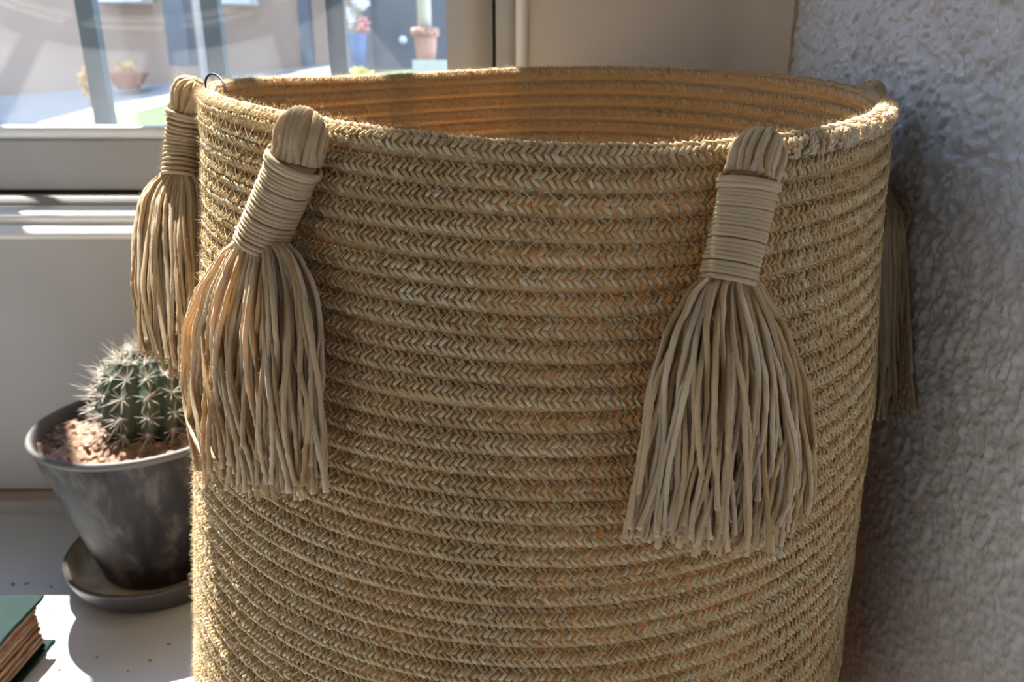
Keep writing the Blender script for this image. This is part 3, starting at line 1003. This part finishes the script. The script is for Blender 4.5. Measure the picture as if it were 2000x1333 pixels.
# ================================================================ BOOK
BX0, BX1, BY0, BY1 = -0.56, -0.3455, 0.29, 0.461
BT = 0.043
book = empty('book', (-0.45, 0.37, TZ))
tag(book, 'thick old book with teal cover and brown page edges', 'book')
def rough_board(z0_, z1_, seed):
    r = np.random.default_rng(seed)
    mb = MB()
    n = 40
    pts = []
    for (xa, ya), (xb, yb) in (((BX0, BY0), (BX1, BY0)), ((BX1, BY0), (BX1, BY1)), ((BX1, BY1), (BX0, BY1)), ((BX0, BY1), (BX0, BY0))):
        for q in range(n):
            f = q / n
            pts.append((xa + (xb - xa) * f, ya + (yb - ya) * f))
    pts = np.array(pts) + r.normal(0, 0.00035, (len(pts), 2))
    m_ = len(pts)
    c = pts.mean(0)
    ins = c + (pts - c) * 0.996
    V = [(x, y, z0_) for x, y in ins] + [(x, y, z0_ + 0.0006) for x, y in pts] + [(x, y, z1_ - 0.0006) for x, y in pts] + [(x, y, z1_) for x, y in ins]
    Q = []
    for l in range(3):
        for q in range(m_): Q.append((l * m_ + q, l * m_ + (q + 1) % m_, (l + 1) * m_ + (q + 1) % m_, (l + 1) * m_ + q))
    mb.add(V, Q, 0.5, [list(range(m_))[::-1], [3 * m_ + q for q in range(m_)]])
    return mb
o = obj('cover_board', rough_board(TZ + 0.0003, TZ + 0.0033, 1), M['book_cloth'], book, False)
o = obj('cover_board', rough_board(TZ + BT - 0.003, TZ + BT, 2), M['book_cloth'], book, False)
mb = MB(); mb.box(BX0 - 0.003, BX0 + 0.002, BY0, BY1, TZ + 0.0003, TZ + BT); obj('spine_cover', mb, M['book_cloth'], book, False)
# page block built from many thin gatherings of slightly different depth
mb = MB()
pr = np.random.default_rng(8)
z = TZ + 0.0033
while z < TZ + BT - 0.0036:
    hgt = pr.uniform(0.0006, 0.0016)
    z2 = min(z + hgt, TZ + BT - 0.003)
    a = pr.normal(0, 0.0007)
    mb.box(BX0 + 0.002, BX1 - 0.0055 + a, BY0 + 0.004 + pr.normal(0, 0.0005), BY1 - 0.005 + pr.normal(0, 0.0006), z, z2)
    z = z2
o = obj('page_block', mb, M['pages'], book, False); o['kind'] = 'stuff'

# flecks of dirt on the table
mb = MB()
dr = np.random.default_rng(4)
for u, v in [(100, 1148), (108, 1196), (25, 1143), (52, 1142), (192, 1186), (293, 1292), (190, 1285), (250, 1312), (115, 1310), (150, 1160), (70, 1190), (330, 1260)]:
    d = ray(u, v); c = d * (TZ / d[2]) + np.array([0, 0, 0.0006])
    b = np.array([(-1, -1, -1), (1, -1, -1), (1, 1, -1), (-1, 1, -1), (-1, -1, 1), (1, -1, 1), (1, 1, 1), (-1, 1, 1)]) * 0.5
    mb.add(c + dr.uniform(0.0008, 0.0016) * (b + 0.25 * dr.normal(0, 1, (8, 3))) * (1.5, 1, 0.6), [(0, 3, 2, 1), (4, 5, 6, 7), (0, 1, 5, 4), (1, 2, 6, 5), (2, 3, 7, 6), (3, 0, 4, 7)])
o = obj('dirt_crumbs', mb, M['soil'])
tag(o, 'tiny dark crumbs of dirt scattered on the white table', 'dirt', kind='stuff')

# ================================================================ OUTSIDE
# window grille
gr = empty('window_grille', (-0.3, 0.97, -0.12))
tag(gr, 'blue-grey iron grille of upright bars outside the window', 'grille')
for k in range(-4, 10):
    x = -0.2110 - 0.1490 * k
    mb = MB(); mb.box(x - 0.0106, x + 0.0106, 0.963, 0.977, -0.125, 1.95)
    obj('bar', mb, M['bar_paint'], gr, False)
for z in (-0.125, 1.95):
    mb = MB(); mb.box(-1.60, 0.45, 0.960, 0.980, z - 0.012, z + 0.004); obj('cross_bar', mb, M['bar_paint'], gr, False)

def slab(name, pts, thick, mat, label, cat=None, kind='structure'):
    """a piece of ground: outline of points, thick downwards"""
    P = np.array(pts); n = len(P)
    mb = MB()
    V = np.vstack([P, P - (0, 0, thick)])
    Q = [(i, n + i, n + (i + 1) % n, (i + 1) % n) for i in range(n)]
    mb.add(V, Q, 0.5, [list(range(n)), [n + i for i in range(n)][::-1]])
    o = obj(name, mb, mat, None, False)
    tag(o, label, cat, None, kind)
    return o
mb = MB(); mb.box(-8, 8, 0.96, 9, -0.75, -0.42)
o = obj('ground', mb, M['paving'], None, False); tag(o, 'grey paved courtyard outside the window', kind='structure')
slab('pavement', [at(-500, 240, 2.7), at(60, 240, 2.8), at(340, 182, 3.0), at(480, 152, 3.3), at(660, 130, 3.55), at(640, 124, 3.75), at(340, 160, 3.75), at(0, 200, 3.75), at(-500, 225, 3.75)], 0.5, M['paving'], 'blue-grey shaded pavement in front of the far beige wall')
slab('kerb', [at(90, 247, 1.88), at(232, 226, 1.95), at(345, 200, 2.02), at(480, 168, 2.08), at(700, 140, 2.12), at(660, 127, 2.25), at(480, 147, 2.22), at(345, 182, 2.18), at(189, 208, 2.12), at(72, 241, 2.05)], 0.5, M['kerb'], 'sunlit pale kerb between pavement and grass')
slab('lawn', [at(120, 300, 1.35), at(90, 248, 1.87), at(232, 228, 1.94), at(345, 202, 2.00), at(480, 170, 2.06), at(1050, 110, 2.15), at(1050, 300, 1.35)], 0.5, M['grass'], 'strip of bright green lawn outside the window')

mb = MB(); mb.box(-7, 0.9, 3.8, 4.1, -0.6, 3.6)
o = obj('wall_courtyard', mb, M['far_wall'], None, False); tag(o, 'beige house wall across the courtyard', kind='structure')
def far_window(u0, u1, vb, nm):
    p0 = at(u0, vb, 3.78); p1 = at(u1, vb, 3.78)
    t = empty(nm, (p0[0], 3.79, p0[2])); t['kind'] = 'structure'
    t['label'] = 'white far window sill high on the beige wall, ' + ('nearer the left bar' if u0 < 300 else 'right of the second bar')
    mb = MB(); mb.box(p0[0], p1[0], 3.68, 3.80, p0[2], p0[2] + 0.10); obj('sill', mb, M['far_white'], t, False)
    mb = MB()
    mb.box(p0[0] + 0.03, p0[0] + 0.08, 3.76, 3.80, p0[2] + 0.10, p0[2] + 1.0)
    mb.box(p1[0] - 0.08, p1[0] - 0.03, 3.76, 3.80, p0[2] + 0.10, p0[2] + 1.0)
    mb.box(p0[0] + 0.03, p1[0] - 0.03, 3.76, 3.80, p0[2] + 1.0, p0[2] + 1.06); obj('frame', mb, M['far_white'], t, False)
    mb = MB(); mb.box(p0[0] + 0.08, p1[0] - 0.08, 3.785, 3.80, p0[2] + 0.10, p0[2] + 1.0); obj('pane', mb, M['gate_paint'], t, False)
far_window(196, 296, 8, 'window_2')
far_window(446, 502, 12, 'window_3')

# made-up posts standing in for reflections of the bars in the double glazing
def post(u0, u1, v_b, Y, nm, lab, mat):
    p0, p1 = at(u0, v_b, Y), at(u1, v_b, Y)
    mb = MB(); mb.box(p0[0], p1[0], Y, Y + (p1[0] - p0[0]), p0[2], p0[2] + 2.6)
    o = obj(nm, mb, mat, None, False)
    tag(o, lab, 'post')
post(332, 372, 128, 3.3, 'reflection_post', 'wide blue-grey made-up post for a window bar reflection beside the pale downpipe', M['post_paint'])
post(590, 612, 128, 3.3, 'reflection_post', 'slim blue-grey made-up post for a bar reflection left of the third window bar', M['post_paint'])
p0 = at(384, 125, 3.6)
mb = MB(); mb.tubes(np.array([[p0[0], 3.7, p0[2] - 0.1], [p0[0], 3.7, p0[2] + 3]]), 0.022, 10); mb.tubes(np.array([[p0[0], 3.7, p0[2] + 0.5], [p0[0], 3.7, p0[2] + 0.55]]), 0.028, 10)
o = obj('downpipe', mb, M['far_white']); tag(o, 'thin pale downpipe on the beige house wall', 'pipe')

# dark gate between flower pot and white tree
ga = at(726, 134, 3.3); gb = at(808, 134, 3.3)
gate = empty('garden_gate', (ga[0], 3.3, ga[2])); tag(gate, 'dark grey solid garden gate across the courtyard', 'gate')
mb = MB(); mb.box(ga[0], gb[0] + 0.15, 3.3, 3.34, ga[2], ga[2] + 2.2); obj('panel', mb, M['gate_paint'], gate, False)
mb = MB(); mb.box(ga[0] - 0.02, ga[0] + 0.012, 3.27, 3.36, ga[2], ga[2] + 2.25); obj('gate_frame', mb, M['gate_paint'], gate, False)
mb = MB(); q = at(789, 79, 3.27); mb.tubes(np.array([q, q + (0.0, -0.03, 0), q + (0.0, -0.035, 0)]), np.array([0.012, 0.016, 0.004]), 10); obj('handle', mb, M['far_white'], gate)

def leaves(mb, c, rad, n, size, rg):
    for _ in range(n):
        d = rg.normal(0, 1, 3); d /= np.linalg.norm(d)
        p = np.asarray(c) + d * np.asarray(rad) * rg.random() ** 0.4
        a = rg.normal(0, 1, 3); a /= np.linalg.norm(a)
        b = np.cross(a, d); b /= np.linalg.norm(b) + 1e-9
        s = size * rg.uniform(0.7, 1.3)
        mb.add([p - a * s, p + b * s * 0.4, p + a * s, p - b * s * 0.4], [(0, 1, 2, 3)])
og = np.random.default_rng(17)
# blue planter with pink and white flowers
c0 = at(701, 136, 3.0); c1 = at(701, 66, 3.0)
pl = empty('flower_planter', tuple(c0)); tag(pl, 'tall blue glazed planter with pink and white flowers outside', 'planter')
mb = MB()
hgt = c1[2] - c0[2]
mb.lathe([(0, c0[2]), (0.024, c0[2]), (0.030, c0[2] + hgt * 0.5), (0.036, c1[2] - 0.008), (0.039, c1[2]), (0.034, c1[2]), (0.030, c1[2] - 0.02), (0, c1[2] - 0.02)], c0[0], c0[1], 28)
obj('pot', mb, M['blue_glaze'], pl)
mb = MB(); mb.tubes(np.array([[c0[0], c0[1], c1[2] - 0.02], [c0[0] + 0.004, c0[1], c1[2] + 0.14]]), 0.004, 6); obj('stem', mb, M['leaf'], pl)
mb = MB(); leaves(mb, at(708, 50, 3.0), (0.026, 0.026, 0.036), 110, 0.012, og); obj('pink_flowers', mb, M['pink_petal'], pl)['kind'] = 'stuff'
mb = MB(); leaves(mb, at(704, 6, 3.0), (0.034, 0.034, 0.026), 140, 0.012, og); leaves(mb, at(686, 34, 3.0), (0.018, 0.02, 0.04), 60, 0.012, og); obj('white_flowers', mb, M['white_petal'], pl)['kind'] = 'stuff'
mb = MB(); leaves(mb, at(702, 142, 2.13) + (0, 0, 0.0), (0.032, 0.02, 0.012), 160, 0.010, og)
o = obj('low_plant', mb, M['yellow_leaf']); tag(o, 'low yellow-green plant at the foot of the blue planter', 'plant')
# potted tree with a whitewashed trunk
Yt = 2.05
b0 = at(832, 118, Yt); b1 = at(832, 66, Yt); s_ = Yt / 1450 / 1.08
tr = empty('potted_tree', tuple(b0)); tag(tr, 'pale trunked tree in a pale terracotta pot with scalloped rim', 'potted plant')
hgt = b1[2] - b0[2]
mb = MB(); mb.lathe([(0, b0[2]), (18 * s_, b0[2]), (21 * s_, b0[2] + hgt * 0.5), (22 * s_, b1[2]), (18 * s_, b1[2]), (0, b1[2] - 0.01)], b0[0], Yt, 32); obj('pot', mb, M['pale_terracotta'], tr)
mb = MB()
a = np.linspace(0, 2 * pi, 61)
ringp = np.stack([b0[0] + 22.5 * s_ * np.cos(a), Yt + 22.5 * s_ * np.sin(a), b1[2] + 0.004 + 0.005 * np.cos(9 * a)], -1)
mb.tubes(ringp[None], 5.0 * s_, 8); obj('rim', mb, M['pale_terracotta'], tr)
mb = MB(); mb.tubes(np.array([[b0[0], Yt, b1[2] - 0.01], [b0[0] - 0.002, Yt, b1[2] + 0.3], [b0[0] + 0.004, Yt, b1[2] + 0.9]]), np.array([13.5, 12.5, 11]) * s_, 14); obj('trunk', mb, M['white_bark'], tr)
mb = MB(); leaves(mb, (b0[0], Yt + 0.05, b1[2] + 0.22), (0.08, 0.04, 0.13), 420, 0.012, og); leaves(mb, (b0[0], Yt, b1[2] + 0.95), (0.22, 0.2, 0.2), 500, 0.022, og); obj('foliage', mb, M['leaf'], tr)['kind'] = 'stuff'
q0 = at(806, 134, 1.93); q1 = at(880, 134, 1.93); q2 = at(840, 117, 1.93)
mb = MB(); mb.box(q0[0], q1[0] + 0.25, 1.93, 2.14, q0[2] - 0.12, q2[2])
o = obj('garden_ledge', mb, M['far_white'], None, False); tag(o, 'low whitewashed ledge under the terracotta potted tree', 'ledge')
# terracotta bowl planter by the beige wall
d0 = at(252, 176, 3.2); d1 = at(252, 142, 3.2); s_ = 3.2 / 1450 / 1.07
bw = empty('bowl_planter', tuple(d0)); tag(bw, 'wide terracotta bowl planter on the pavement right of the first bar', 'planter')
hgt = d1[2] - d0[2]
mb = MB(); mb.lathe([(0, d0[2]), (18 * s_, d0[2]), (30 * s_, d0[2] + hgt * 0.5), (38 * s_, d1[2] - 0.01), (41 * s_, d1[2]), (37 * s_, d1[2]), (30 * s_, d1[2] - 0.02), (0, d1[2] - 0.02)], d0[0], 3.2, 40); obj('bowl', mb, M['terracotta'], bw)
mb = MB(); leaves(mb, (d0[0], 3.2, d1[2] + 0.015), (0.05, 0.05, 0.03), 90, 0.014, og); obj('foliage', mb, M['dry_plant'], bw)['kind'] = 'stuff'
mb = MB()
e0 = at(168, 158, 2.6)
leaves(mb, e0, (0.026, 0.02, 0.045), 90, 0.013, og)
mb.tubes(np.array([e0 - (0, 0, 0.09), e0, e0 + (0.004, 0, 0.05)]), np.array([0.003, 0.002, 0.001]), 5)
o = obj('dry_plant', mb, M['dry_plant']); tag(o, 'small withered orange plant behind the first bar', 'plant')
